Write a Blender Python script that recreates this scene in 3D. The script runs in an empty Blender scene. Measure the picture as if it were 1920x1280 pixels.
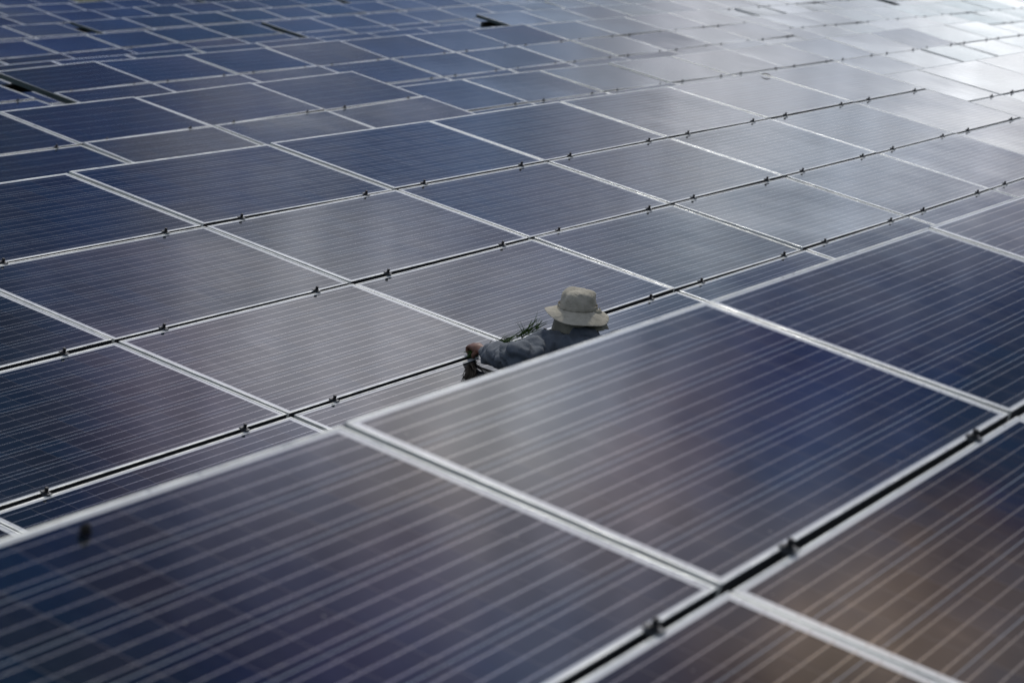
import bpy, bmesh, math, random
from mathutils import Vector, Matrix, noise as mnoise
R = math.radians
random.seed(11)
scn = bpy.context.scene
COL = scn.collection
ZG = 1.95                      # height of the arrays' top edges above the ground
PU, PV = 1.983, 1.012          # panel pitch along the row and down the slope
PW, PH = 1.962, 0.988          # one panel
LIP = 0.0085

# ------------------------------------------------------------------ camera
F_PX = 4282.94
CAM = Vector((-10.13357, -8.75319, 1.13203 + ZG))
RV = Vector((0.49367656, -0.86910913, -0.03054129))
UV_ = Vector((0.15845265, 0.05536284, 0.98581322))
BK = Vector((-0.85508842, -0.49151223, 0.16504398))
cam = bpy.data.cameras.new('camera')
camo = bpy.data.objects.new('camera', cam)
COL.objects.link(camo)
m = Matrix.Identity(4)
for r in range(3):
    m[r][0], m[r][1], m[r][2], m[r][3] = RV[r], UV_[r], BK[r], CAM[r]
camo.matrix_world = m
cam.sensor_width = 36.0
cam.lens = F_PX / 1920 * 36
cam.clip_start = 0.1
cam.clip_end = 3000
cam.dof.use_dof = True
cam.dof.focus_distance = 12.0
cam.dof.aperture_fstop = 4.0
cam.dof.aperture_blades = 0
scn.camera = camo


def at(x, y, Y):
    """point on the vertical plane Y=const seen at photo pixel (x, y)"""
    d = RV * ((x - 960) / F_PX) + UV_ * (-(y - 640) / F_PX) - BK
    t = (Y - CAM.y) / d.y
    return CAM + d * t


def tag(o, label=None, cat=None, group=None, kind=None):
    if label: o['label'] = label
    if cat: o['category'] = cat
    if group: o['group'] = group
    if kind: o['kind'] = kind
    return o


def link(name, me, mat=None, parent=None, mw=None, smooth=False):
    o = bpy.data.objects.new(name, me)
    COL.objects.link(o)
    if mat is not None:
        me.materials.clear()
        me.materials.append(mat)
    if parent is not None:
        o.parent = parent
    if mw is not None:
        o.matrix_local = mw
    if smooth:
        for p in me.polygons: p.use_smooth = True
    return o


def mesh_from_bm(name, bm):
    me = bpy.data.meshes.new(name)
    bm.normal_update()
    bm.to_mesh(me)
    bm.free()
    return me


def box(bm, c, s, rot=None):
    M = Matrix.Translation(c)
    if rot is not None: M = M @ rot.to_4x4()
    M = M @ Matrix.Diagonal((s[0], s[1], s[2], 1))
    bmesh.ops.create_cube(bm, size=1, matrix=M)


def cyl(bm, c, r, h, seg=16, rot=None, r2=None):
    M = Matrix.Translation(c)
    if rot is not None: M = M @ rot.to_4x4()
    bmesh.ops.create_cone(bm, cap_ends=True, segments=seg, radius1=r, radius2=r if r2 is None else r2, depth=h, matrix=M)


# ------------------------------------------------------------------ material helpers
class NT:
    def __init__(s, nt): s.n, s.l = nt.nodes, nt.links
    def new(s, t, **kw):
        n = s.n.new(t)
        for k, v in kw.items():
            setattr(n, k, v)
        return n
    def set(s, sock, v):
        if isinstance(v, bpy.types.NodeSocket): s.l.new(v, sock)
        else: sock.default_value = v
    def math(s, op, a, b=0.0, c=None, clamp=False):
        n = s.n.new('ShaderNodeMath'); n.operation = op; n.use_clamp = clamp
        s.set(n.inputs[0], a); s.set(n.inputs[1], b)
        if c is not None: s.set(n.inputs[2], c)
        return n.outputs[0]
    def mix(s, f, a, b, mode='MIX'):
        n = s.n.new('ShaderNodeMix'); n.data_type = 'RGBA'; n.blend_type = mode
        s.set(n.inputs[0], f); s.set(n.inputs[6], a); s.set(n.inputs[7], b)
        return n.outputs[2]
    def noise(s, vec, scale, detail=3, rough=0.5, dist=0.0):
        n = s.n.new('ShaderNodeTexNoise')
        if vec is not None: s.l.new(vec, n.inputs['Vector'])
        n.inputs['Scale'].default_value = scale; n.inputs['Detail'].default_value = detail
        n.inputs['Roughness'].default_value = rough; n.inputs['Distortion'].default_value = dist
        return n.outputs['Fac']
    def ramp(s, f, lo, hi, a=0.0, b=1.0):
        n = s.n.new('ShaderNodeMapRange'); n.interpolation_type = 'SMOOTHSTEP'
        s.set(n.inputs[0], f); n.inputs[1].default_value = lo; n.inputs[2].default_value = hi
        n.inputs[3].default_value = a; n.inputs[4].default_value = b
        return n.outputs[0]


def mat(name, color=(.5, .5, .5), rough=.5, metal=0.0, spec=.5):
    m_ = bpy.data.materials.new(name); m_.use_nodes = True
    b = m_.node_tree.nodes['Principled BSDF']
    b.inputs['Base Color'].default_value = (*color, 1)
    b.inputs['Roughness'].default_value = rough
    b.inputs['Metallic'].default_value = metal
    b.inputs['Specular IOR Level'].default_value = spec
    return m_, NT(m_.node_tree), b


def noisy(name, c1, c2, scale, rough=.6, metal=0, bump=0.0, bscale=None, detail=4, coord='Object'):
    m_, t, b = mat(name, c1, rough, metal)
    tc = t.new('ShaderNodeTexCoord').outputs[coord]
    f = t.noise(tc, scale, detail, .6)
    t.l.new(t.mix(t.ramp(f, .3, .7), (*c1, 1), (*c2, 1)), b.inputs['Base Color'])
    if bump:
        bn = t.new('ShaderNodeBump'); bn.inputs['Strength'].default_value = 1; bn.inputs['Distance'].default_value = bump
        t.l.new(t.noise(tc, bscale or scale * 3, 4, .6), bn.inputs['Height'])
        t.l.new(bn.outputs[0], b.inputs['Normal'])
    return m_


def cell_material():
    m_, t, b = mat('solar_cells_under_glass', rough=.05)
    tc = t.new('ShaderNodeTexCoord').outputs['Object']
    sx = t.new('ShaderNodeSeparateXYZ'); t.l.new(tc, sx.inputs[0])
    X, Y = sx.outputs[0], sx.outputs[1]
    u = t.math('DIVIDE', t.math('ADD', X, .948), .158)
    v = t.math('DIVIDE', t.math('ADD', Y, .4755), .1585)
    fu, fv = t.math('FRACT', u), t.math('FRACT', v)
    iu, iv = t.math('FLOOR', u), t.math('FLOOR', v)
    # distance to the nearest cell edge, metres
    eu = t.math('MULTIPLY', t.math('SUBTRACT', .5, t.math('ABSOLUTE', t.math('SUBTRACT', fu, .5))), .158)
    ev = t.math('MULTIPLY', t.math('SUBTRACT', .5, t.math('ABSOLUTE', t.math('SUBTRACT', fv, .5))), .1585)
    gapv = t.math('LESS_THAN', ev, .0011)
    gapu = t.math('LESS_THAN', eu, .0013)
    out = t.math('MAXIMUM', t.math('GREATER_THAN', t.math('ABSOLUTE', X), .948), t.math('GREATER_THAN', t.math('ABSOLUTE', Y), .4755))
    fb = t.math('FRACT', t.math('MULTIPLY', fv, 3.0))
    bus = t.math('LESS_THAN', t.math('ABSOLUTE', t.math('SUBTRACT', fb, .5)), .00112 / .05283)
    # polycrystalline cell: per-cell shade, crystal flakes, fine fingers
    cv = t.new('ShaderNodeCombineXYZ'); t.l.new(iu, cv.inputs[0]); t.l.new(iv, cv.inputs[1])
    oi = t.new('ShaderNodeObjectInfo')
    t.l.new(t.math('MULTIPLY', oi.outputs['Random'], 97.0), cv.inputs[2])
    wn = t.new('ShaderNodeTexWhiteNoise'); t.l.new(cv.outputs[0], wn.inputs['Vector'])
    vo = t.new('ShaderNodeTexVoronoi'); t.l.new(tc, vo.inputs['Vector']); vo.inputs['Scale'].default_value = 90
    vsep = t.new('ShaderNodeSeparateColor'); t.l.new(vo.outputs['Color'], vsep.inputs[0])
    shade = t.math('ADD', t.math('MULTIPLY', wn.outputs['Value'], .55), t.math('MULTIPLY', vsep.outputs[0], .45))
    cell = t.mix(shade, (.0022, .0058, .0115, 1), (.0055, .0115, .023, 1))
    tint = t.mix(t.ramp(oi.outputs['Random'], .0, 1.0), (1.0, 1.0, .92, 1), (.92, 1.0, 1.08, 1))
    cell = t.mix(1.0, cell, tint, 'MULTIPLY')
    hue = t.ramp(t.noise(cv.outputs[0], .9, 2, .5), .38, .62)
    cell = t.mix(hue, t.mix(1.0, cell, (1.9, 1.15, .75, 1), 'MULTIPLY'), t.mix(1.0, cell, (.6, 1.15, 1.1, 1), 'MULTIPLY'))
    c = t.mix(gapu, cell, (.075, .072, .072, 1))
    c = t.mix(gapv, c, (.27, .30, .34, 1))
    c = t.mix(bus, c, (.62, .61, .58, 1))
    c = t.mix(out, c, (.60, .61, .61, 1))
    # thin dust film with rain streaks running down the slope
    mp = t.new('ShaderNodeMapping'); t.l.new(tc, mp.inputs[0]); mp.inputs['Scale'].default_value = (9, 1.4, 1)
    ad = t.new('ShaderNodeVectorMath'); ad.operation = 'ADD'; t.l.new(mp.outputs[0], ad.inputs[0])
    t.l.new(cv.outputs[0], ad.inputs[1])
    off = t.new('ShaderNodeCombineXYZ'); t.l.new(t.math('MULTIPLY', oi.outputs['Random'], 57.0), off.inputs[0])
    t.l.new(off.outputs[0], ad.inputs[1])
    dust = t.ramp(t.noise(ad.outputs[0], 1.3, 5, .65), .3, .8, .004, .024)
    # a rim of dirt collects against the lower lip
    low = t.ramp(Y, -.481, -.43, .10, 0.0)
    dustf = t.math('ADD', dust, low, clamp=True)
    c = t.mix(dustf, c, (.27, .265, .25, 1))
    # sparse droplet marks and specks
    vs2 = t.new('ShaderNodeTexVoronoi'); vs2.inputs['Scale'].default_value = 16
    ad2 = t.new('ShaderNodeVectorMath'); ad2.operation = 'ADD'; t.l.new(tc, ad2.inputs[0]); t.l.new(off.outputs[0], ad2.inputs[1])
    t.l.new(ad2.outputs[0], vs2.inputs['Vector'])
    sc2 = t.new('ShaderNodeSeparateColor'); t.l.new(vs2.outputs['Color'], sc2.inputs[0])
    rad = t.math('MULTIPLY', t.math('SUBTRACT', sc2.outputs[0], .80), .55)
    speck = t.ramp(t.math('SUBTRACT', rad, vs2.outputs['Distance']), 0, .03, 0, .35)
    c = t.mix(speck, c, (.36, .34, .30, 1))
    t.l.new(c, b.inputs['Base Color'])
    rr = t.ramp(t.noise(ad.outputs[0], 2.0, 4, .6), .3, .7, .035, .085)
    t.l.new(t.math('MULTIPLY', bus, .72), b.inputs['Metallic'])
    t.l.new(t.math('ADD', rr, t.math('MULTIPLY', bus, .06)), b.inputs['Roughness'])
    b.inputs['IOR'].default_value = 1.5
    # anti-reflection coatings differ a little from panel to panel
    wn2 = t.new('ShaderNodeTexWhiteNoise'); wn2.noise_dimensions = '1D'; t.l.new(oi.outputs['Random'], wn2.inputs['W'])
    t.l.new(t.mix(wn2.outputs['Value'], (1.0, .95, .90, 1), (.93, .965, 1.0, 1)), b.inputs['Specular Tint'])
    wn3 = t.new('ShaderNodeTexWhiteNoise'); wn3.noise_dimensions = '1D'; t.l.new(t.math('ADD', oi.outputs['Random'], 3.7), wn3.inputs['W'])
    t.l.new(t.ramp(wn3.outputs['Value'], 0, 1, .40, .56), b.inputs['Specular IOR Level'])
    bn = t.new('ShaderNodeBump'); bn.inputs['Strength'].default_value = 1; bn.inputs['Distance'].default_value = .0009
    t.l.new(t.noise(ad2.outputs[0], 2.2, 1, .3), bn.inputs['Height'])
    t.l.new(bn.outputs[0], b.inputs['Normal'])
    return m_


M_CELL = cell_material()
M_FRAME = noisy('anodised_aluminium', (.74, .75, .76), (.60, .61, .62), 6, rough=.34, metal=.55, bump=.0002, bscale=60)
def frame_material():
    m_, t, b = mat('anodised_aluminium', (.7, .72, .71), .38, .3)
    tc = t.new('ShaderNodeTexCoord').outputs['Object']
    sx = t.new('ShaderNodeSeparateXYZ'); t.l.new(tc, sx.inputs[0])
    oi = t.new('ShaderNodeObjectInfo')
    off = t.new('ShaderNodeCombineXYZ'); t.l.new(t.math('MULTIPLY', oi.outputs['Random'], 43.0), off.inputs[0])
    ad = t.new('ShaderNodeVectorMath'); ad.operation = 'ADD'; t.l.new(tc, ad.inputs[0]); t.l.new(off.outputs[0], ad.inputs[1])
    f = t.noise(ad.outputs[0], 5, 5, .65)
    c = t.mix(t.ramp(f, .35, .7), (.56, .585, .58, 1), (.44, .455, .445, 1))
    grime = t.math('MULTIPLY', t.ramp(t.noise(ad.outputs[0], 22, 5, .75), .55, .75), .45)
    c = t.mix(grime, c, (.22, .20, .17, 1))
    ax_ = t.math('SUBTRACT', PW / 2, t.math('ABSOLUTE', sx.outputs[0]))
    ay_ = t.math('SUBTRACT', PH / 2, t.math('ABSOLUTE', sx.outputs[1]))
    mitre = t.math('LESS_THAN', t.math('ABSOLUTE', t.math('SUBTRACT', ax_, ay_)), .0007)
    c = t.mix(mitre, c, (.05, .05, .05, 1))
    t.l.new(c, b.inputs['Base Color'])
    t.l.new(t.ramp(t.noise(ad.outputs[0], 9, 4, .6), .3, .7, .26, .46), b.inputs['Roughness'])
    return m_


M_FRAME = frame_material()
M_SIDE = noisy('gap_shade_side', (.018, .020, .022), (.03, .032, .035), 8, rough=.5)
M_STEEL = noisy('dark_coated_steel', (.030, .032, .034), (.018, .019, .020), 8, rough=.6, metal=.2)
M_END = noisy('dark_teal_channel', (.055, .080, .085), (.038, .056, .060), 5, rough=.5, metal=.2)
M_CLAMP = noisy('dark_clamp', (.045, .05, .055), (.09, .095, .10), 60, rough=.45, metal=.6)
M_BOLT = noisy('black_bolt', (.010, .010, .012), (.02, .02, .022), 90, rough=.4, metal=.3)

# ------------------------------------------------------------------ panel meshes
def frame_mesh():
    bm = bmesh.new()
    H = .040
    z = -H / 2
    t = LIP
    for s in (-1, 1):
        box(bm, (0, s * (PH / 2 - t / 2), z), (PW, t, H))
        box(bm, (s * (PW / 2 - t / 2), 0, z), (t, PH - 2 * t, H))
    es = [e for e in bm.edges if e.calc_length() > .1]
    bmesh.ops.bevel(bm, geom=es, offset=.0014, segments=2, affect='EDGES', profile=.6)
    # row-gap shade is painted black on the long outer walls, the lips silver
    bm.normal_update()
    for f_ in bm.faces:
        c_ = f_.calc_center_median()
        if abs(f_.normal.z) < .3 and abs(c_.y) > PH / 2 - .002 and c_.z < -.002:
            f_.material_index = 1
    # laminate back sheet seen from behind and junction box
    box(bm, (0, 0, -.012), (PW - 2 * t - .001, PH - 2 * t - .001, .002))
    box(bm, (0, PH / 2 - .12, -.024), (.11, .10, .018))
    return mesh_from_bm('solar_panel', bm)


def glass_mesh():
    bm = bmesh.new()
    nx, ny = 28, 14
    w, h = PW - 2 * LIP + .0004, PH - 2 * LIP + .0004
    sag = .0032
    vs = []
    for j in range(ny + 1):
        for i in range(nx + 1):
            a, b_ = 2 * i / nx - 1, 2 * j / ny - 1
            # clamped edge profile, flat at the frame and at the middle
            pa = (1 - a * a) ** 1.0
            pb = (1 - b_ * b_) ** 1.0
            vs.append(bm.verts.new((a * w / 2, b_ * h / 2, -.0028 - sag * pa * pb)))
    for j in range(ny):
        for i in range(nx):
            k = j * (nx + 1) + i
            bm.faces.new((vs[k], vs[k + 1], vs[k + nx + 2], vs[k + nx + 1]))
    me = mesh_from_bm('glass', bm)
    for p in me.polygons: p.use_smooth = True
    return me


def clamp_mesh():
    bm = bmesh.new()
    box(bm, (0, 0, .0035), (.026, .045, .005))          # top plate bridging both frames
    box(bm, (0, 0, -.022), (.032, .026, .044))         # body in the gap
    bmesh.ops.bevel(bm, geom=bm.edges[:], offset=.0012, segments=1, affect='EDGES')
    return mesh_from_bm('clamp', bm)


def bolt_mesh():
    bm = bmesh.new()
    cyl(bm, (0, 0, .0075), .013, .004, 16)
    cyl(bm, (0, 0, .0175), .0085, .013, 6)
    cyl(bm, (0, 0, .0255), .0095, .002, 6, r2=.007)
    return mesh_from_bm('bolt', bm)


ME_FRAME, ME_GLASS, ME_CLAMP, ME_BOLT = frame_mesh(), glass_mesh(), clamp_mesh(), bolt_mesh()
for me_, mm in ((ME_FRAME, M_FRAME), (ME_GLASS, M_CELL), (ME_CLAMP, M_CLAMP), (ME_BOLT, M_BOLT)):
    me_.materials.append(mm)
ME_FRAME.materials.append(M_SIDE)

ARRAYS = [
    # origin (upper left corner), along row, up slope, first and last panel column, last panel row, label
    ([-9.9129, 0.0, 0.0], [1.0, 0.0, 0.0], [0.0, 0.96126, 0.27564], 1, 10, 3,
     'sharp solar array on which the worker in the sun hat rests an arm'),
    ([-9.8279, -5.8192, 0.0973], [1.0, -0.0025, -0.00108], [0.0027, 0.95989, 0.28037], 0, 6, 3,
     "blurred foreground solar array hiding the worker's lower body"),
    ([12.2048, -0.0379, -0.2057], [0.99999, -0.00348, -0.00111], [0.00365, 0.96123, 0.27572], 0, 4, 2,
     "pale array at the right edge, directly past the end of the worker's array"),
    ([-9.8787, 5.9013, -0.2042], [0.99998, 0.00234, 0.00531], [-0.00375, 0.95893, 0.28363], 5, 10, 2,
     "dark blue array directly behind the worker's array, its free right corner at upper left"),
    ([12.4081, 5.9693, -0.3216], [0.99999, -0.00435, -0.00192], [0.00471, 0.96005, 0.27979], 0, 10, 2,
     "long array directly behind the worker's, navy at left turning pale grey rightwards"),
    ([12.4573, 11.8577, -0.0932], [0.99998, -0.00589, 0.00228], [0.005, 0.95935, 0.28217], 0, 10, 3,
     "long array second behind the worker's, with a dark open left end at photo's edge"),
    ([34.3523, 11.5739, -0.2462], [0.99998, 0.00218, -0.00658], [-0.00028, 0.96129, 0.27553], 0, 10, 2,
     'pale silver array at top right, starting lower than its dark left neighbour'),
    ([12.2515, 17.6043, -0.4024], [0.99998, 0.0017, 0.00634], [-0.00338, 0.96126, 0.27563], 0, 10, 3,
     'thin strip of array showing just above the top edge of the second array behind'),
    ([34.3644, 17.4903, -0.0635], [1.0, -0.00056, -0.00138], [0.00092, 0.96103, 0.27644], 0, 10, 2,
     'pale grey-blue array at top centre whose raised left corner sits on a black beam end'),
    ([12.335, 23.5229, -0.341], [0.99995, 0.00366, 0.00899], [-0.006, 0.96111, 0.27609], 4, 10, 2,
     'dark blue array at upper left, ending at the narrow gap with two black posts'),
    ([34.4211, 23.435, -0.1538], [0.99999, -0.00158, 0.00316], [0.00065, 0.96122, 0.2758], 0, 10, 2,
     'blue array near the top, right of the narrow gap with two black posts'),
    ([12.2895, 29.4583, -0.0917], [1.0, 0.00013, 7e-05], [-0.00014, 0.96127, 0.2756], 8, 10, 2,
     'small dark blue array at far left, ending at a short dark gap near the top'),
    ([34.4464, 29.2947, -0.0687], [0.99998, -0.00446, 0.0044], [0.00307, 0.96098, 0.27661], 0, 10, 2,
     'blue array near the top, right of the short dark gap at far left'),
    ([34.262, 36.9021, -0.0876], [0.99989, -0.01225, 0.0081], [0.00956, 0.9616, 0.27428], 1, 10, 2,
     "distant blue array along the top left, third row from the field's far edge"),
    ([34.2644, 42.8067, 0.0159], [0.99998, -0.00188, 0.00589], [0.00019, 0.96152, 0.27474], 4, 10, 1,
     'distant blue array at the top left corner, second row from the far edge'),
    ([-9.7718, 11.6526, -0.1779], [0.99998, 0.00561, 0.00158], [-0.00583, 0.96125, 0.27563], 8, 10, 2,
     'sliver of dark blue array at far left, before the gap with black beam ends'),
    ([34.3178, 5.9, -0.5], [1.0, 0.0, 0.0], [0.0, 0.96126, 0.27564], 0, 2, 1,
     'tiny sliver of white array at the right edge beyond the long grey one'),
    ([56.6169, 17.9, 0.05], [1.0, 0.0, 0.0], [0.0, 0.96126, 0.27564], 0, 3, 2,
     'pale array cut by the top edge at right, with a thick black left end'),
    ([56.6169, 24.0, -0.1], [1.0, 0.0, 0.0], [0.0, 0.96126, 0.27564], 5, 8, 3,
     'pale array fragment on the top edge, far right of centre'),
    ([56.6169, 30.1, 0.05], [1.0, 0.0, 0.0], [0.0, 0.96126, 0.27564], 0, 2, 1,
     'small distant array on the top edge near centre, with a black beam end'),
    ([56.6169, 36.3, 0.0], [1.0, 0.0, 0.0], [0.0, 0.96126, 0.27564], 0, 2, 1,
     'tiny distant array fragment on the top edge, left of centre'),
    ([56.6169, 42.3, 0.05], [1.0, 0.0, 0.0], [0.0, 0.96126, 0.27564], 0, 4, 1,
     'distant array fragment on the top edge, left part of photo'),
    ([34.3178, 48.3, 0.3], [1.0, 0.0, 0.0], [0.0, 0.96126, 0.27564], 8, 10, 1,
     'farthest array in the very top left corner, grass behind it'),
    ([58.1169, 48.3, 0.2], [1.0, 0.0, 0.0], [0.0, 0.96126, 0.27564], 0, 4, 1,
     'farthest array on the top edge, right of a dark green gap'),
]
BASIS = []


def build_array(k, o, ex, ey, i0, i1, j1, label):
    o = Vector(o) + Vector((0, 0, ZG)); ex = Vector(ex).normalized(); ey = Vector(ey).normalized()
    n = ex.cross(ey).normalized()
    rnd = random.Random(100 + k)
    root = bpy.data.objects.new('solar_array', None)
    COL.objects.link(root)
    base = o + ex * (i0 + i1 + 1) * PU / 2 - ey * 2 * PV
    base.z = 0
    root.location = base
    root.empty_display_size = .3
    tag(root, label, 'solar array', 'parallel rows of tilted solar arrays')
    T = Matrix(((ex.x, ey.x, n.x, o.x - base.x), (ex.y, ey.y, n.y, o.y - base.y), (ex.z, ey.z, n.z, o.z - base.z), (0, 0, 0, 1)))
    BASIS.append((o, ex, ey, n))
    far = k >= 3
    amp = .55 if far else .22
    for j in range(j1 + 1):
        for i in range(i0, i1 + 1):
            L = Matrix.Translation(((i + .5) * PU + rnd.uniform(-.002, .002), -(j + .5) * PV, rnd.uniform(-.001, .001)))
            L = L @ Matrix.Rotation(R(rnd.gauss(0, amp)), 4, 'X') @ Matrix.Rotation(R(rnd.gauss(0, amp * .6)), 4, 'Y')
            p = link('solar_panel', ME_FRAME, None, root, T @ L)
            g = link('glass', ME_GLASS, None, p)
            g.scale = (1, 1, rnd.uniform(.45, 1.25))
    # mid and end clamps on the slope rails
    for j in range(0, j1 + 2):
        if j > 4: continue
        for i in range(i0, i1 + 1):
            for du in (.35, PU - .35):
                y = -j * PV
                if j == 0: y -= .004
                if j == 4: y += .004
                L = Matrix.Translation((i * PU + du + rnd.uniform(-.012, .012), y, .001)) @ Matrix.Rotation(R(rnd.gauss(0, 3)), 4, 'Z')
                if 0 < j < 4:
                    c = link('clamp', ME_CLAMP, None, root, T @ L)
                    if k < 6: link('bolt', ME_BOLT, None, c)
                    else:
                        b = link('bolt', ME_BOLT, None, c)
    # rack: slope rails, girders, posts
    bm = bmesh.new()
    for i in range(i0, i1 + 1):
        for du in (.35, PU - .35):
            box(bm, (i * PU + du, -(j1 + 1) / 2 * PV, -.0415 - .036), (.042, (j1 + 1) * PV - .06, .070))
    me = mesh_from_bm('rail', bm)
    link('rail', me, M_STEEL, root, T)
    for end, xe in ((i0 == 0, -.008), (i1 == 10, 11 * PU - (PU - PW) / 2 + .010)):
        if not end: continue
        bm = bmesh.new()
        box(bm, (xe if xe > 0 else (PU - PW) / 2 - .010, -(j1 + 1) / 2 * PV, -.040), (.014, (j1 + 1) * PV - .03, .070))
        bmesh.ops.bevel(bm, geom=bm.edges[:], offset=.002, segments=1, affect='EDGES')
        link('end_channel', mesh_from_bm('end_channel', bm), M_END, root, T)
    for q, yy in enumerate((-.24 * PV, -1.42 * PV, -2.60 * PV, -3.76 * PV)):
        if yy < -(j1 + 1) * PV: continue
        bm = bmesh.new()
        x0 = i0 * PU - (.07 if i0 == 0 else 0); x1 = (i1 + 1) * PU + (.07 if i1 == 10 else 0)
        box(bm, ((x0 + x1) / 2, yy, -.1185 - .06), (x1 - x0, .07, .115))
        bmesh.ops.bevel(bm, geom=bm.edges[:], offset=.004, segments=1, affect='EDGES')
        link('girder', mesh_from_bm('girder', bm), M_STEEL, root, T)
        if q % 2 == 0: continue
        i = i0
        xs = []
        while i <= i1 + 1:
            xs.append(min(max(i * PU, x0 + .12), x1 - .12)); i += 2
        for xx in xs:
            top = T @ Vector((xx, yy, -.245))
            bm = bmesh.new()
            zt = top.z - .005
            box(bm, (top.x, top.y, zt / 2 - .15), (.07, .10, zt + .3))
            box(bm, (top.x + .045, top.y, zt - .12), (.012, .16, .24))
            link('post', mesh_from_bm('post', bm), M_STEEL, root)
    return root


for k, a in enumerate(ARRAYS):
    build_array(k, *a)


def on_array(k, x, y, lift=0.0):
    """point on array k's glass plane at photo pixel (x, y)"""
    o, ex, ey, n = BASIS[k]
    d = RV * ((x - 960) / F_PX) + UV_ * (-(y - 640) / F_PX) - BK
    t = (o - CAM).dot(n) / d.dot(n)
    return CAM + d * t + n * lift


# ------------------------------------------------------------------ ground
bm = bmesh.new()
rr_ = [0, 4, 8, 14, 22, 34, 52, 80, 130, 220, 400, 800, 1600]
cx, cy = 20.0, 15.0
prev = None
c0 = bm.verts.new((cx, cy, 0))
for r_ in rr_[1:]:
    ring = [bm.verts.new((cx + r_ * math.cos(a * math.tau / 64), cy + r_ * math.sin(a * math.tau / 64), 0)) for a in range(64)]
    for a in range(64):
        if prev is None: bm.faces.new((c0, ring[a], ring[(a + 1) % 64]))
        else: bm.faces.new((prev[a], ring[a], ring[(a + 1) % 64], prev[(a + 1) % 64]))
    prev = ring
gm, t, b = mat('grass_and_soil', rough=.95)
tc = t.new('ShaderNodeTexCoord').outputs['Object']
f1 = t.ramp(t.noise(tc, .35, 5, .6), .4, .62)
f2 = t.noise(tc, 14, 4, .7)
g1 = t.mix(f2, (.012, .024, .006, 1), (.034, .056, .014, 1))
g2 = t.mix(f2, (.07, .05, .03, 1), (.14, .105, .07, 1))
t.l.new(t.mix(t.math('MULTIPLY', f1, .45), g1, g2), b.inputs['Base Color'])
bn = t.new('ShaderNodeBump'); bn.inputs['Distance'].default_value = .05
t.l.new(f2, bn.inputs['Height']); t.l.new(bn.outputs[0], b.inputs['Normal'])
tag(link('ground', mesh_from_bm('ground', bm), gm), kind='structure')

# ------------------------------------------------------------------ small dirt on the glass
M_DIRT = noisy('dark_dirt', (.004, .003, .003), (.010, .008, .006), 120, rough=.9, bump=.001)
M_LEAF = noisy('dry_leaf', (.10, .085, .06), (.16, .13, .09), 80, rough=.8)
P = on_array(1, 160, 999, .004)
n1 = BASIS[1][3]
bm = bmesh.new()
bmesh.ops.create_icosphere(bm, subdivisions=3, radius=.0115)
for v in bm.verts:
    k_ = 1 + .35 * mnoise.noise(v.co * 130) + .2 * mnoise.noise(v.co * 400)
    v.co = Vector((v.co.x * .75 * k_, v.co.y * 1.1 * k_, max(v.co.z * 1.5 * k_, -.004)))
o = link('dirt_clod', mesh_from_bm('dirt_clod', bm), M_DIRT, smooth=True)
o.matrix_world = Matrix.Translation(P) @ n1.to_track_quat('Z', 'Y').to_matrix().to_4x4()
tag(o, 'small dark clod of dirt on the blurred foreground array near its top edge', 'dirt clod')
P = on_array(0, 1428, 141, .001)
bm = bmesh.new()
vs = []
for i in range(7):
    s_ = i / 6
    w_ = .022 * math.sin(math.pi * min(max(s_, .04), .97)) ** .8
    z_ = .004 + .010 * math.sin(s_ * 3.0)
    vs.append([bm.verts.new((s_ * .09, q * w_, z_ + .006 * abs(q))) for q in (-1, 0, 1)])
for i in range(6):
    for q in range(2):
        bm.faces.new((vs[i][q], vs[i + 1][q], vs[i + 1][q + 1], vs[i][q + 1]))
bmesh.ops.solidify(bm, geom=bm.faces[:], thickness=.0008)
o = link('dry_leaf', mesh_from_bm('dry_leaf', bm), M_LEAF, smooth=True)
o.matrix_world = Matrix.Translation(P) @ BASIS[0][3].to_track_quat('Z', 'Y').to_matrix().to_4x4() @ Matrix.Rotation(R(-50), 4, 'Z')
tag(o, "small dry leaf lying on the top panel row of the worker's array, right of centre", 'leaf')

# ------------------------------------------------------------------ the worker
AX = Vector((math.cos(R(33)), math.sin(R(33)), 0))        # the way he faces
LF = Vector((-AX.y, AX.x, 0))                             # his left
UPV = Vector((0, 0, 1))


def skin_obj(name, verts, edges, mtl, parent=None, root=0, sub=2, disp=None):
    me = bpy.data.meshes.new(name)
    me.from_pydata([v[0] for v in verts], edges, [])
    me.materials.append(mtl)
    o = bpy.data.objects.new(name, me); COL.objects.link(o)
    md = o.modifiers.new('skin', 'SKIN'); md.use_smooth_shade = True; md.branch_smoothing = .6
    for i, v in enumerate(verts):
        r_ = v[1] if isinstance(v[1], tuple) else (v[1], v[1])
        sv = me.skin_vertices[0].data[i]
        sv.radius = r_; sv.use_root = (i == root)
    sb = o.modifiers.new('sub', 'SUBSURF'); sb.levels = sub; sb.render_levels = sub
    dg = bpy.context.evaluated_depsgraph_get()
    dg.update()
    em = bpy.data.meshes.new_from_object(o.evaluated_get(dg))
    o.modifiers.clear()
    o.data = em
    for p in em.polygons: p.use_smooth = True
    if disp: disp(em)
    if parent is not None: o.parent = parent
    return o


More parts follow.
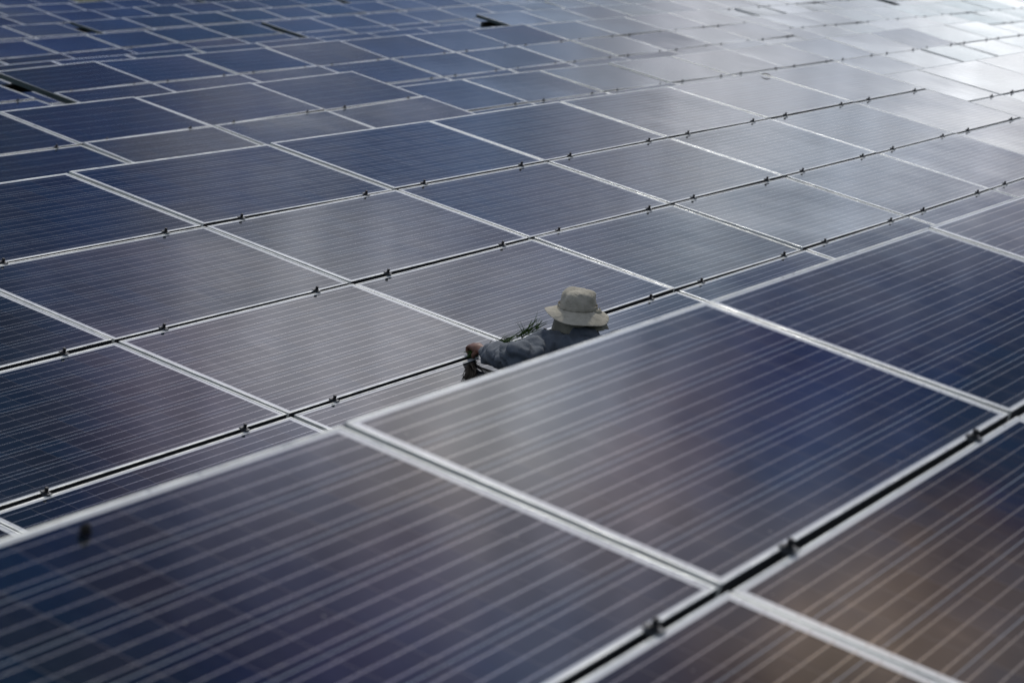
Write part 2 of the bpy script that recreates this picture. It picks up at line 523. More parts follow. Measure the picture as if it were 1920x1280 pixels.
HC = at(1086, 585, -3.42)                  # centre of the head
NK = HC + Vector((0, 0, -.105)) - AX * .050    # nape, root of the neck
CH = NK + Vector((0, 0, -.11)) - AX * .07      # between the shoulder blades
PE = CH + Vector((-.15, -.44, -.28))           # he leans over the panel's low edge
WA = CH.lerp(PE, .52) + Vector((0, 0, .03))
LS = NK + LF * .170 + Vector((0, 0, -.042)) + AX * .04
RS = NK - LF * .215 + Vector((0, 0, -.048)) + AX * .01
HAND = on_array(0, 889, 669, .052)
EL_ = at(968, 668, -3.33)
WR = at(913, 663, EL_.y * .25 + HAND.y * .75)
REL = RS + AX * .12 - LF * .14 + Vector((0, 0, -.17))
o0_, n0_ = BASIS[0][0], BASIS[0][3]
RHD = RS + AX * .34 - LF * .14
RHD.z = o0_.z - (n0_.x * (RHD.x - o0_.x) + n0_.y * (RHD.y - o0_.y)) / n0_.z + .05
foot_z = .045

SK = noisy('brown_skin', (.20, .095, .060), (.14, .062, .040), 60, rough=.5)
V, E = [], []


def chain(pts, start=None):
    last = start
    for p, r_ in pts:
        V.append((p, r_)); i = len(V) - 1
        if last is not None: E.append((last, i))
        last = i
    return last


pel = chain([(PE, (.13, .10))])
wa = chain([(WA, (.11, .08))], pel)
ch = chain([(CH, (.110, .070))], wa)
nk = chain([(NK + Vector((0, 0, .0)), .055)], ch)
hd = chain([(HC + Vector((0, 0, -.03)) - AX * .005, (.072, .078)), (HC + Vector((0, 0, .045)), (.074, .080)), (HC + Vector((0, 0, .078)), (.045, .05))], nk)
for sgn, S_, ELB, W_, H_ in ((1, LS, EL_, WR, HAND), (-1, RS, REL, RHD + (REL - RHD).normalized() * .08, RHD)):
    a = chain([(S_, .050), (S_.lerp(ELB, .5), .036), (ELB, .030), (ELB.lerp(W_, .5), .028), (W_, (.026, .022))], ch)
    d_ = (H_ - W_).normalized()
    side = d_.cross(UPV).normalized()
    palm = H_
    p1 = chain([(W_.lerp(palm, .55), (.036, .027)), (palm, (.041, .027))], a)
    # four fingers bent round the stems, thumb from the side of the palm
    for q, (ln, off) in enumerate(((.040, -.027), (.046, -.009), (.043, .009), (.034, .026))):
        b0 = palm + side * off * 1.1 + d_ * .026 + UPV * .006
        b1 = b0 + d_ * ln * .42 - UPV * ln * .35
        b2 = b1 - UPV * ln * .55 + d_ * ln * .02
        b3 = b2 - UPV * ln * .15 - d_ * ln * .42
        chain([(b0, .0105), (b1, .0098), (b2, .009), (b3, .0078)], p1)
    tb = W_.lerp(palm, .5) - side * .030 * sgn
    chain([(tb - UPV * .008, .013), (tb + d_ * .028 - UPV * .026 - side * .006 * sgn, .011), (tb + d_ * .040 - UPV * .048 + side * .006 * sgn, .009)], p1)
feet = []
for sgn in (1, -1):
    hip = PE + LF * .095 * sgn + Vector((0, 0, -.08))
    kn = Vector((hip.x - .01, hip.y - .07, .50)) + LF * .02 * sgn
    an = Vector((hip.x - .05, hip.y - .20, .11)) + LF * .04 * sgn
    toe = an + AX * .17 + Vector((0, 0, -.075))
    feet.append((hip, kn, an, toe))
    chain([(hip, .085), (hip.lerp(kn, .5), .072), (kn, .052), (kn.lerp(an, .35), .054), (an, .036), (an + AX * .06 - UPV * .055, (.038, .03)), (toe, (.036, .022))], pel)


def face(em):
    # nose, brow, eye hollows, mouth and ears pressed into the head
    for v in em.vertices:
        d = v.co - HC
        f_, s_, u_ = d.dot(AX), d.dot(LF), d.z
        if abs(s_) > .11 or u_ < -.14 or u_ > .14: continue
        if f_ > .03:
            nose = math.exp(-(s_ / .013) ** 2 - ((u_ + .028) / .022) ** 2) * .020
            eye = sum(math.exp(-((s_ - q * .031) / .013) ** 2 - ((u_ - .004) / .010) ** 2) for q in (-1, 1)) * -.008
            brow = math.exp(-(s_ / .05) ** 2 - ((u_ - .024) / .009) ** 2) * .005
            lip = math.exp(-(s_ / .022) ** 2 - ((u_ + .066) / .008) ** 2) * .006
            mouth = math.exp(-(s_ / .024) ** 2 - ((u_ + .066) / .003) ** 2) * -.006
            chin = math.exp(-(s_ / .025) ** 2 - ((u_ + .098) / .014) ** 2) * .010
            v.co += AX * (nose + eye + brow + lip + mouth + chin)
        ear = math.exp(-((f_ + .005) / .014) ** 2 - ((u_ + .008) / .026) ** 2)
        if abs(s_) > .045 and ear > .1: v.co += LF * math.copysign(.016 * ear, s_) - AX * .006 * ear


body = skin_obj('person', V, E, SK, None, pel, 2, face)
tag(body, 'person from behind in tan sun hat and blue grey shirt, left fist full of weeds', 'person')

# shirt --------------------------------------------------------------
SHIRT, ts, bs = mat('blue_grey_work_shirt', (.12, .15, .19), .85, 0, .25)
tcs = ts.new('ShaderNodeTexCoord').outputs['Object']
ts.l.new(ts.mix(ts.ramp(ts.noise(tcs, 7, 4, .6), .35, .65), (.075, .092, .115, 1), (.135, .150, .168, 1)), bs.inputs['Base Color'])
bs.inputs['Sheen Weight'].default_value = .15
bnn = ts.new('ShaderNodeBump'); bnn.inputs['Distance'].default_value = .004
ts.l.new(ts.noise(tcs, 32, 5, .65, .8), bnn.inputs['Height']); ts.l.new(bnn.outputs[0], bs.inputs['Normal'])
V, E = [], []
hem = chain([(PE + Vector((0, 0, -.06)), (.185, .155))])
c1 = chain([(PE.lerp(WA, .6), (.175, .145)), (WA.lerp(CH, .35), (.18, .14)), (CH + Vector((0, 0, -.02)), (.165, .115)), (NK + Vector((0, 0, -.020)) - AX * .015, (.108, .088)), (NK + Vector((0, 0, .022)), (.082, .078))], hem)
chest = len(V) - 3
dl = (WR - EL_).normalized()
chain([(LS + LF * -.02, .088), (LS.lerp(EL_, .33) - UPV * .01, .072), (LS.lerp(EL_, .7) - UPV * .016, .064), (EL_ - UPV * .004, .058), (EL_.lerp(WR, .45), .052), (EL_.lerp(WR, .85), .044), (WR - dl * .004, .041)], chest)
chain([(RS + LF * .02, .082), (RS.lerp(REL, .5), .068), (REL, .058), (REL.lerp(RHD, .5), .05), (RHD + (REL - RHD).normalized() * .10, .042)], chest)


def ridge(v):
    return 1 - 2.6 * abs(mnoise.noise(v))


def folds(em):
    ax = (EL_ - LS).normalized(); ax2 = (WR - EL_).normalized()
    lat = ax.cross(UPV).normalized()
    ns = [v.normal.copy() for v in em.vertices]
    L1 = (EL_ - LS).length; L2 = (WR - EL_).length
    for v, n in zip(em.vertices, ns):
        p = v.co
        s1 = (p - LS).dot(ax); s2 = (p - EL_).dot(ax2)
        onarm = (p - LS).dot(LF) > -.03 or s2 > 0
        rel = p - CH
        # drag folds across the back, fanning out from the far shoulder
        back_ = .019 * ridge(Vector((rel.dot(LF) * 4.5, rel.z * 19 + rel.dot(LF) * 8, rel.dot(AX) * 5)))
        # creases that spiral round the sleeve and bunch up towards elbow and cuff
        s_ = s1 if s2 < 0 else L1 + s2
        th_ = (p - LS).dot(lat) * 9 + p.z * 13
        arm_ = .020 * ridge(Vector((s_ * 19 - p.z * 22, th_ * .55, 3.7))) + .007 * ridge(Vector((s_ * 44 + p.z * 16, th_, 1.2)))
        w_ = min(max((s1 + .04) / .10, 0), 1) if onarm else 0
        v.co += n * max(back_ * (1 - w_) + arm_ * w_, -.012)


shirt = skin_obj('shirt', V, E, SHIRT, body, hem, 3, folds)
# collar
def strip_band(name, pts_up, pts_dn, mtl, parent, thick=.003, sub=1):
    bm = bmesh.new()
    a = [bm.verts.new(p) for p in pts_up]; b = [bm.verts.new(p) for p in pts_dn]
    for i in range(len(a) - 1): bm.faces.new((a[i], a[i + 1], b[i + 1], b[i]))
    bmesh.ops.recalc_face_normals(bm, faces=bm.faces[:])
    bmesh.ops.solidify(bm, geom=bm.faces[:], thickness=thick)
    o = link(name, mesh_from_bm(name, bm), mtl, parent, smooth=True)
    md = o.modifiers.new('sub', 'SUBSURF'); md.levels = md.render_levels = sub
    return o


up_, dn_ = [], []
for i in range(25):
    a = R(180 - 140 + 280 * i / 24)       # open at the front
    d_ = AX * math.cos(a) + LF * math.sin(a)
    up_.append(NK + d_ * .070 + UPV * (.050 + .004 * math.cos(3 * a)) )
    dn_.append(NK + UPV * .022 + d_ * (.098 + .003 * math.sin(3 * a)) + UPV * (-.020 - .010 * math.sin(a) ** 2))
strip_band('collar', up_, dn_, SHIRT, body)

# cuff
up_, dn_ = [], []
u1 = dl.cross(UPV).normalized(); u2 = dl.cross(u1).normalized()
for i in range(21):
    a = math.tau * i / 20
    d_ = u1 * math.cos(a) + u2 * math.sin(a)
    up_.append(WR - dl * .050 + d_ * .044); dn_.append(WR - dl * .002 + d_ * (.041 + .0015 * math.sin(3 * a)))
strip_band('cuff', up_, dn_, SHIRT, body)
# watch on the wrist
WM, tw, bw = mat('steel_watch', (.6, .62, .65), .25, .9)
up_, dn_ = [], []
for i in range(21):
    a = math.tau * i / 20
    d_ = u1 * math.cos(a) * 1.12 + u2 * math.sin(a) * .92
    up_.append(WR + dl * .014 + d_ * .0305); dn_.append(WR + dl * .028 + d_ * .0300)
strip_band('watch_strap', up_, dn_, M_BOLT, body)
bm = bmesh.new(); cyl(bm, (0, 0, 0), .016, .008, 20); bmesh.ops.bevel(bm, geom=bm.edges[:], offset=.001, segments=1, affect='EDGES')
o = link('watch', mesh_from_bm('watch', bm), WM, body, smooth=False)
wn_ = (UPV * .92 - dl * .05 + dl.cross(UPV).normalized() * -.35).normalized()
o.matrix_local = Matrix.Translation(WR + dl * .021 + wn_ * .031) @ wn_.to_track_quat('Z', 'Y').to_matrix().to_4x4()

# trousers and boots -----------------------------------------------------
TR = noisy('dark_trousers', (.025, .027, .032), (.04, .042, .05), 9, rough=.9, bump=.004, bscale=24)
V, E = [], []
w0 = chain([(PE + Vector((0, 0, .05)), (.165, .135)), (PE + Vector((0, 0, -.05)), (.17, .14))])
for hip, kn, an, toe in feet:
    chain([(hip - UPV * .04, .108), (hip.lerp(kn, .5), .092), (kn, .074), (kn.lerp(an, .5), .068), (an + UPV * .02, .062)], w0)
skin_obj('trousers', V, E, TR, body, 0, 2)
BT = noisy('rubber_boots', (.012, .012, .012), (.03, .028, .026), 20, rough=.5)
for hip, kn, an, toe in feet:
    V, E = [], []
    chain([(an + UPV * .10, .055), (an - UPV * .02, .055), (an - UPV * .058 + AX * .03, (.050, .045)), (an - UPV * .062 + AX * .10, (.050, .040)), (toe + AX * .02, (.042, .032))])
    skin_obj('boot', V, E, BT, body, 0, 2)

# hair, hat and neck flap -------------------------------------------------
HR = noisy('black_hair', (.008, .007, .006), (.02, .016, .013), 120, rough=.6)
bm = bmesh.new()
bmesh.ops.create_uvsphere(bm, u_segments=28, v_segments=18, radius=1)
for v in bm.verts:
    d_ = v.co.copy()
    k_ = 1 + .02 * mnoise.noise(d_ * 6)
    f_, s_, u_ = d_.x * .088 * k_ - .008, d_.y * .080 * k_, d_.z * .075 * k_ + .02
    if f_ > .03 and u_ < .05: f_ = .03
    v.co = HC + AX * f_ + LF * s_ + UPV * max(u_, -.035)
link('hair', mesh_from_bm('hair', bm), HR, body, smooth=True)

HAT, th_, bh = mat('tan_cotton', (.45, .43, .35), .9, 0, .2)
tch = th_.new('ShaderNodeTexCoord').outputs['Object']
th_.l.new(th_.mix(th_.ramp(th_.noise(tch, 14, 5, .65), .35, .65), (.35, .325, .26, 1), (.44, .41, .335, 1)), bh.inputs['Base Color'])
bnh = th_.new('ShaderNodeBump'); bnh.inputs['Distance'].default_value = .009
th_.l.new(th_.noise(tch, 24, 4, .55, 1.0), bnh.inputs['Height']); th_.l.new(bnh.outputs[0], bh.inputs['Normal'])
# hat frame: hx to the right in the picture, hy away from the camera
hx = Vector((.4934, -.8692, 0)).normalized()
hy = UPV.cross(hx).normalized()
tilt = Matrix.Rotation(R(6), 4, hy) @ Matrix.Rotation(R(-3), 4, hx)
HB = at(1083, 577, -3.42)                    # centre of the crown's base
prof = [(.0, .106), (.022, .1055), (.040, .103), (.055, .098), (.067, .090), (.0755, .078), (.081, .062), (.0845, .042), (.0875, .022), (.090, .004), (.0915, .000)]
prof = [(a, b * .88) for a, b in prof]
brim = [(.093, -.001), (.104, -.006), (.118, -.014), (.132, -.022), (.143, -.029), (.150, -.034)]


def hat_pt(r_, z_, a, isbrim):
    cx_, sy_ = math.cos(a), math.sin(a)
    p = Vector((cx_ * r_, sy_ * r_ * 1.08, z_))
    if not isbrim:
        t_ = max(z_, 0) / .09
        dent = mnoise.noise(Vector((cx_ * 1.6, sy_ * 1.6, z_ * 14 + 3))) * .013 * (.3 + t_) - .008 * t_ * abs(mnoise.noise(Vector((cx_ * 3.4 + 2, sy_ * 3.4, z_ * 45)))) * 1.6
        rad = Vector((cx_, sy_, .3 * t_))
        p += rad * dent
        # soft creases running round the crown and a sagging top
        p += rad * .0035 * math.sin(a * 5 + z_ * 90) * min(1, t_ * 2) * max(0, 1 - abs(t_ - .6) * 2)
        if r_ < .07: p.z += mnoise.noise(Vector((p.x * 22, p.y * 22, 7))) * .007 - .004 * (1 - r_ / .07)
    else:
        k_ = (r_ - .0915) / .06
        # left side of the picture kicks out flat and wide, right side droops
        lift = .020 * math.exp(-((a - math.pi) / .7) ** 2) - .017 * math.exp(-((((a + .55 + math.pi) % math.tau) - math.pi) / .65) ** 2) - .016 * math.exp(-((((a - math.pi * 1.5) + math.pi) % math.tau - math.pi) / .6) ** 2)
        lift += .004 * math.sin(a * 4 + 1.0)
        p.z += lift * k_
        p.x += (-.004 if cx_ < 0 else .0) * k_ * abs(cx_)
    return p


def hat_world(p):
    q_ = (tilt @ p) * 1.08
    return HB + hx * q_.x + hy * q_.y + UPV * q_.z


NA = 64
bm = bmesh.new()
rings = []
for (r_, z_) in prof[1:]:
    rings.append([bm.verts.new(hat_world(hat_pt(r_, z_, math.tau * i / NA, False))) for i in range(NA)])
topv = bm.verts.new(hat_world(Vector((0, 0, prof[0][1] - .004))))
for i in range(NA): bm.faces.new((topv, rings[0][i], rings[0][(i + 1) % NA]))
for a_, b_ in zip(rings, rings[1:]):
    for i in range(NA): bm.faces.new((a_[i], b_[i], b_[(i + 1) % NA], a_[(i + 1) % NA]))
bmesh.ops.recalc_face_normals(bm, faces=bm.faces[:])
bmesh.ops.solidify(bm, geom=bm.faces[:], thickness=.0015)
hat = link('sun_hat', mesh_from_bm('sun_hat', bm), HAT, body, smooth=True)
bm = bmesh.new()
rings = []
for (r_, z_) in [(.0905, .003)] + brim:
    rings.append([bm.verts.new(hat_world(hat_pt(r_, z_, math.tau * i / NA, True))) for i in range(NA)])
for a_, b_ in zip(rings, rings[1:]):
    for i in range(NA): bm.faces.new((a_[i], b_[i], b_[(i + 1) % NA], a_[(i + 1) % NA]))
# rows of stitching on the brim
bmesh.ops.recalc_face_normals(bm, faces=bm.faces[:])
bmesh.ops.solidify(bm, geom=bm.faces[:], thickness=.0028)
o = link('brim', mesh_from_bm('brim', bm), HAT, hat, smooth=True)
md = o.modifiers.new('sub', 'SUBSURF'); md.levels = md.render_levels = 1
up_, dn_ = [], []
for i in range(NA + 1):
    a = math.tau * i / NA
    up_.append(hat_world(Vector((math.cos(a) * .0925, math.sin(a) * .0925 * 1.08, .020)))); dn_.append(hat_world(Vector((math.cos(a) * .0945, math.sin(a) * .0945 * 1.08, .001))))
strip_band('hat_band', up_, dn_, HAT, hat, .001)
# neck flap hanging from under the brim
FL = noisy('khaki_cloth', (.27, .26, .205), (.19, .18, .14), 12, rough=.92, bump=.004, bscale=20)
bm = bmesh.new()
rows = []
NF = 40
for j in range(9):
    t_ = j / 8
    row = []
    for i in range(NF + 1):
        a = R(172 + 206 * i / NF)            # round the back from his left to his right
        r_ = .098 + .030 * t_ + .006 * math.sin(a * 9 + 1.3) * t_
        zz = -.006 - .098 * t_ - .006 * math.sin(a * 3) * t_
        row.append(bm.verts.new(HB + (hx * (math.cos(a) * r_ * 1.04 + .004) + hy * (math.sin(a) * r_ * .80) + UPV * zz) * 1.08))
    rows.append(row)
for a_, b_ in zip(rows, rows[1:]):
    for i in range(NF): bm.faces.new((a_[i], a_[i + 1], b_[i + 1], b_[i]))
bmesh.ops.recalc_face_normals(bm, faces=bm.faces[:])
bmesh.ops.solidify(bm, geom=bm.faces[:], thickness=.0015)
link('neck_flap', mesh_from_bm('neck_flap', bm), FL, body, smooth=True)

# pulled weeds ------------------------------------------------------------
WG, twg, bwg = mat('green_weeds', (.05, .09, .02), .7, 0, .3)
tcw = twg.new('ShaderNodeTexCoord').outputs['Object']
twg.l.new(twg.mix(twg.ramp(twg.noise(tcw, 30, 3, .6), .35, .65), (.016, .042, .006, 1), (.085, .150, .030, 1)), bwg.inputs['Base Color'])
rg = random.Random(5)
bmw = bmesh.new()
WB = bpy.data.objects.new('weed_bundle', None); COL.objects.link(WB); WB.location = HAND


def flush(name):
    global bmw
    bmesh.ops.recalc_face_normals(bmw, faces=bmw.faces[:])
    bmesh.ops.translate(bmw, verts=bmw.verts[:], vec=-HAND)
    link(name, mesh_from_bm(name, bmw), WG, WB)
    bmw = bmesh.new()



def blade(p0, d0, length, w_, droop, curl=None, seg=7):
    side = d0.cross(Vector((rg.uniform(-1, 1), rg.uniform(-1, 1), .3))).normalized()
    p = p0.copy(); d = d0.normalized(); last = None
    if curl is None: curl = Vector((rg.uniform(-1, 1), rg.uniform(-1, 1), rg.uniform(-.5, .5))) * .25
    for i in range(seg + 1):
        t_ = i / seg
        ww = w_ * (1 - t_) ** .6 + .0003
        nrm = d.cross(side).normalized()
        ring = [bmw.verts.new(p + side * ww), bmw.verts.new(p + nrm * ww * .35), bmw.verts.new(p - side * ww)]
        if last:
            for q in range(3): bmw.faces.new((last[q], ring[q], ring[(q + 1) % 3], last[(q + 1) % 3]))
        else: bmw.faces.new(ring)
        last = ring
        p = p + d * (length / seg)
        d = (d + Vector((0, 0, -droop / seg)) + curl / seg).normalized()


# path of the bundle along the far side of the arm
path = [HAND - UPV * .012, at(916, 655, -3.02), at(938, 645, -3.08), at(963, 636, -3.12), at(992, 623, -3.14), at(1016, 606, -3.16)]
for k in range(58):
    i = rg.choice([0, 1, 1, 2, 2, 3, 3, 3, 4, 4])
    f_ = rg.random()
    p = path[i].lerp(path[i + 1], f_) + Vector((rg.gauss(0, .008), rg.gauss(0, .008), rg.gauss(0, .006)))
    along = (path[i + 1] - path[i]).normalized()
    blade(p, along + Vector((rg.gauss(0, .25), rg.gauss(0, .25), rg.gauss(.12, .22))), rg.uniform(.05, .12), rg.uniform(.0022, .0048), rg.uniform(-.2, .9))
for k in range(9):      # upright tips near the shoulder
    p = path[3].lerp(path[4], rg.uniform(.1, .9))
    blade(p, UPV + hx * rg.uniform(-.55, .9) + hy * rg.uniform(-.3, .3), rg.uniform(.05, .10), rg.uniform(.001, .0018), .1)
p = path[4]
blade(p, UPV * 1.0 + hx * .55, .125, .0012, -.1); blade(p + hx * .008, UPV + hx * .35, .11, .0011, .1)
blade(p - hx * .01, UPV + hx * .75, .10, .0012, .2)
for k in range(5):      # loops over the forearm
    p = path[1].lerp(path[2], rg.uniform(.2, 1.0))
    blade(p, UPV * .9 + hx * rg.uniform(.2, .9), rg.uniform(.06, .08), .0038, 2.6)
flush('leaves')
# stems trailing under the arm from the fist, tuft hanging below the hand
low = [HAND - UPV * .020, on_array(0, 915, 688, .03), on_array(0, 948, 692, .022)]
for k in range(16):
    p = low[0] + Vector((rg.gauss(0, .005), rg.gauss(0, .005), rg.gauss(0, .004)))
    e = low[1].lerp(low[2], rg.uniform(.3, 1.1)) + Vector((rg.gauss(0, .010), rg.gauss(0, .010), rg.gauss(0, .006)))
    blade(p, e - p, (e - p).length, rg.uniform(.0016, .0026), .05, Vector((0, 0, .05)))
for k in range(9):
    p = low[1].lerp(low[2], rg.uniform(.5, 1)) + UPV * rg.uniform(0, .006)
    blade(p, hx * rg.uniform(-.8, .8) + hy * rg.uniform(-.4, .4) + UPV * rg.uniform(-.35, .7), rg.uniform(.025, .05), .0014, .8)
flush('stems')
for k in range(60):
    p = HAND - hx * .012 + Vector((rg.gauss(0, .014), rg.gauss(0, .014), -.024 + rg.gauss(0, .007)))
    blade(p, Vector((rg.gauss(0, 1), rg.gauss(0, 1), rg.uniform(-.35, .5))), rg.uniform(.025, .055), rg.uniform(.0022, .0042), .9)
flush('tuft')
# dark strands laid on the glass to stand in for the fist's reflection
for (x0_, y0_, x1_, y1_, n__, w__) in ((880, 688, 873, 717, 22, .0042), (886, 688, 896, 712, 20, .0040), (888, 686, 924, 708, 4, .0022), (876, 690, 868, 712, 8, .0035)):
    for k in range(n__):
        p = on_array(0, x0_ + rg.gauss(0, 2), y0_ + rg.gauss(0, 1.2), .012 + rg.uniform(0, .008))
        e = on_array(0, x1_ + rg.gauss(0, 2.6 if n__ > 4 else 1), y1_ + rg.gauss(0, 2.2), .005 + rg.uniform(0, .006))
        bow = Vector((rg.gauss(0, .3), rg.gauss(0, .3), 0)) + (-hx * .35 if x1_ < 885 else hx * .25)
        blade(p, (e - p).normalized() - bow * .5, (e - p).length, rg.uniform(.6, 1.1) * w__, 0, bow)
bmesh.ops.recalc_face_normals(bmw, faces=bmw.faces[:])
bmesh.ops.translate(bmw, verts=bmw.verts[:], vec=-HAND)
M_REFLECTION = mat('reflection_dark', (.006, .005, .004), .8, 0, .08)[0]
link('fist_reflection', mesh_from_bm('fist_reflection', bmw), M_REFLECTION, WB)
tag(WB, "bundle of pulled green weeds in the worker's left fist, trailing along the sleeve", 'weeds', kind='thing')

# ------------------------------------------------------------------ sky and sun
SUN_AZ, SUN_EL = 14.0, 52.0     # azimuth counted from +X towards +Y
w = bpy.data.worlds.new('World'); scn.world = w; w.use_nodes = True
t = NT(w.node_tree)
for n_ in list(w.node_tree.nodes): w.node_tree.nodes.remove(n_)
sky = t.new('ShaderNodeTexSky'); sky.sky_type = 'NISHITA'; sky.sun_disc = False
sky.sun_elevation = R(SUN_EL); sky.sun_rotation = R(90 - SUN_AZ)
sky.air_density = 1.0; sky.dust_density = 1.0; sky.ozone_density = 2.0
tc = t.new('ShaderNodeTexCoord').outputs['Generated']
sep = t.new('ShaderNodeSeparateXYZ'); t.l.new(tc, sep.inputs[0])
el = t.math('MULTIPLY', t.math('ARCSINE', sep.outputs[2]), 180 / math.pi)
az = t.math('MULTIPLY', t.math('ARCTAN2', sep.outputs[1], sep.outputs[0]), 180 / math.pi)
# cloud cover: broad banks of cloud (azimuth, elevation, half widths, thickness) broken up by noise
SIG = 2.3
BANKS = [
    (35.6, 22.5, 0.074, 0.113, 0.296),
    (5.2, 23.9, 0.505, 0.426, 0.435),
    (19.2, 12.9, 1.014, 1.072, 1.146),
    (20.0, 32.2, 0.040, 0.051, 0.348),
    (25.2, 20.9, -0.093, -0.107, -0.073),
    (30.5, 30.8, -0.119, -0.090, -0.172),
    (16.3, 22.0, -0.004, 0.020, 0.102),
    (11.1, 15.3, -0.069, -0.041, 0.096),
    (12.1, 28.2, -0.003, -0.046, 0.042),
    (25.0, 28.6, 0.445, 0.485, 0.730),
    (30.1, 25.2, -0.100, -0.040, 0.005),
    (14.5, 9.8, 0.634, 0.796, 0.898),
    (20.5, 26.0, 0.816, 0.808, 0.787),
    (21.5, 17.5, -0.084, -0.145, -0.165),
    (29.9, 19.5, 0.012, 0.098, 0.221),
    (27.5, 34.4, 0.035, 0.016, -0.058),
    (11.8, 21.3, 0.187, 0.209, 0.352),
    (16.2, 30.0, 0.125, 0.261, 0.551),
    (15.3, 15.9, 0.475, 0.599, 0.714),
    (24.7, 24.7, 0.739, 0.707, 0.726),
    (20.3, 21.1, 0.214, 0.029, 0.057),
    (7.7, 21.1, -0.122, -0.081, -0.064),
    (32.9, 27.7, 0.102, 0.142, 0.263),
    (26.9, 17.5, 0.069, 0.088, 0.211),
    (9.2, 26.0, 1.009, 0.713, 0.453),
    (24.3, 33.8, 0.001, 0.006, 0.175),
    (14.7, 19.3, -0.144, -0.193, -0.175),
    (13.9, 25.6, 0.053, 0.131, 0.128),
    (20.3, 29.0, 0.288, 0.173, 0.122),
    (18.7, 16.9, 0.752, 0.723, 0.758),
    (33.1, 21.3, -0.014, 0.026, 0.075),
    (11.4, 24.2, -0.230, -0.106, 0.048),
    (18.6, 23.6, 0.123, 0.365, 0.510),
    (30.1, 22.3, 0.143, 0.083, 0.133),
    (33.7, 24.4, -0.057, -0.070, -0.089),
    (24.5, 16.2, 0.356, 0.475, 0.625),
    (13.6, 12.3, 1.220, 1.148, 1.113),
    (27.1, 23.4, -0.025, 0.041, 0.105),
    (29.3, 28.5, 0.208, 0.122, 0.289),
    (16.3, 24.6, 0.354, 0.108, 0.075),
    (15.0, 27.8, 0.327, 0.268, 0.245),
    (22.3, 31.4, 0.057, 0.055, -0.006),
    (16.9, 13.2, -0.681, -0.706, -0.691),
    (23.3, 22.9, -0.009, 0.005, 0.064),
    (27.1, 32.0, 0.056, 0.039, -0.001),
    (22.4, 20.2, 0.037, 0.151, 0.225),
    (7.6, 23.4, -0.102, -0.137, -0.151),
    (28.1, 26.1, 0.451, 0.430, 0.338),
    (18.8, 19.4, -0.122, 0.042, 0.092),
    (29.6, 33.7, -0.000, 0.060, 0.353),
]
# broken cloud over deep blue sky: each bank is (azimuth, elevation, r, g, b); noise warps and frays them
def centred(v, k):
    return t.math('MULTIPLY', t.math('SUBTRACT', v, .5), k)
azw = t.math('ADD', az, centred(t.noise(tc, 30, 6, .65), 3.4))
mp_ = t.new('ShaderNodeMapping'); t.l.new(tc, mp_.inputs[0]); mp_.inputs['Location'].default_value = (3.1, 1.7, 8.2)
elw = t.math('ADD', el, centred(t.noise(mp_.outputs[0], 30, 6, .65), 3.0))
pos = t.new('ShaderNodeCombineXYZ'); t.l.new(azw, pos.inputs[0]); t.l.new(elw, pos.inputs[1])
acc = None
for (a0, e0, cr, cg, cb) in BANKS:
    dn = t.new('ShaderNodeVectorMath'); dn.operation = 'DISTANCE'; t.l.new(pos.outputs[0], dn.inputs[0]); dn.inputs[1].default_value = (a0, e0, 0)
    g = t.math('EXPONENT', t.math('MULTIPLY', t.math('MULTIPLY', dn.outputs['Value'], dn.outputs['Value']), -1 / (2 * SIG * SIG)))
    mv = t.new('ShaderNodeVectorMath'); mv.operation = 'MULTIPLY_ADD'
    t.l.new(g, mv.inputs[0]); mv.inputs[1].default_value = (cr * .86 + cg * .14, cg * 1.0, cb * .90 + cg * .10)
    if acc is None: mv.inputs[2].default_value = (0, 0, 0)
    else: t.l.new(acc, mv.inputs[2])
    acc = mv.outputs[0]
mx = t.new('ShaderNodeVectorMath'); mx.operation = 'MAXIMUM'; t.l.new(acc, mx.inputs[0]); mx.inputs[1].default_value = (.045, .075, .17)
fray = t.math('MULTIPLY', t.ramp(t.noise(tc, 42, 6, .62), .3, .7, .80, 1.20), t.ramp(el, 11, 18, 1.28, 1.0))
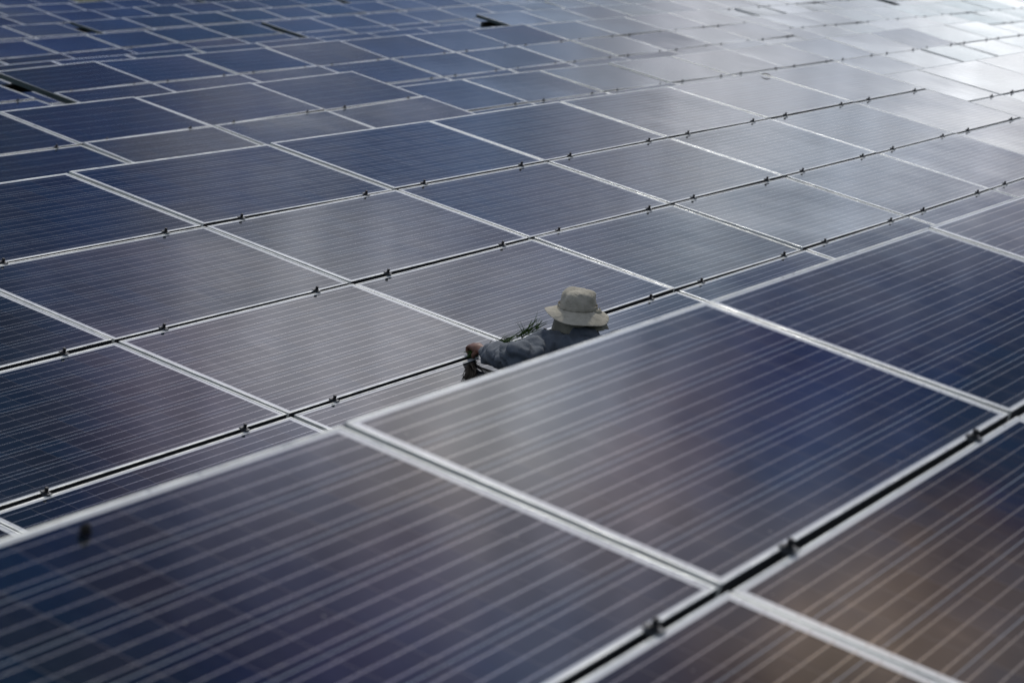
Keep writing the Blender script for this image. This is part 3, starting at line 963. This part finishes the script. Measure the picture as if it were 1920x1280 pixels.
sc_ = t.new('ShaderNodeVectorMath'); sc_.operation = 'SCALE'; t.l.new(mx.outputs[0], sc_.inputs[0]); t.l.new(fray, sc_.inputs['Scale'])
# away from that patch of sky: a grey broken overcast with blue gaps
da = t.math('DIVIDE', t.math('ABSOLUTE', t.math('SUBTRACT', az, t.math('ADD', 7.0, t.math('MULTIPLY', el, .55)))), 19.0)
de = t.math('DIVIDE', t.math('ABSOLUTE', t.math('SUBTRACT', el, 22.0)), 17.0)
far_ = t.ramp(t.math('MAXIMUM', da, de), .85, 1.35)
over = t.ramp(t.noise(tc, 5.5, 6, .6), .35, .7, .12, .58)
em = t.mix(far_, sc_.outputs[0], t.mix(1.0, (.97, 1.0, 1.01, 1), over, 'MULTIPLY'))
bgs = t.new('ShaderNodeBackground'); bgs.inputs['Strength'].default_value = .05
t.l.new(t.mix(far_, (0, 0, 0, 1), t.mix(1.0, sky.outputs[0], (.55, .72, 1.0, 1), 'MULTIPLY')), bgs.inputs['Color'])
bgc = t.new('ShaderNodeBackground'); bgc.inputs['Strength'].default_value = 1.0
t.l.new(em, bgc.inputs['Color'])
sh = t.new('ShaderNodeAddShader'); t.l.new(bgs.outputs[0], sh.inputs[0]); t.l.new(bgc.outputs[0], sh.inputs[1])
wo = t.new('ShaderNodeOutputWorld'); t.l.new(sh.outputs[0], wo.inputs[0])

sun = bpy.data.lights.new('sun', 'SUN'); sun.energy = 2.1; sun.angle = R(6); sun.color = (1, .95, .88)
so = bpy.data.objects.new('sun', sun); COL.objects.link(so)
sd = Vector((math.cos(R(SUN_EL)) * math.cos(R(SUN_AZ)), math.cos(R(SUN_EL)) * math.sin(R(SUN_AZ)), math.sin(R(SUN_EL))))
so.matrix_world = Matrix.Translation((0, 0, 30)) @ sd.to_track_quat('Z', 'Y').to_matrix().to_4x4()

vs_ = scn.view_settings
vs_.view_transform = 'Standard'
try: vs_.look = 'None'
except Exception: pass
vs_.exposure = 0.0; vs_.gamma = 1.0
scn.cycles.max_bounces = 8
scn.cycles.use_denoising = True
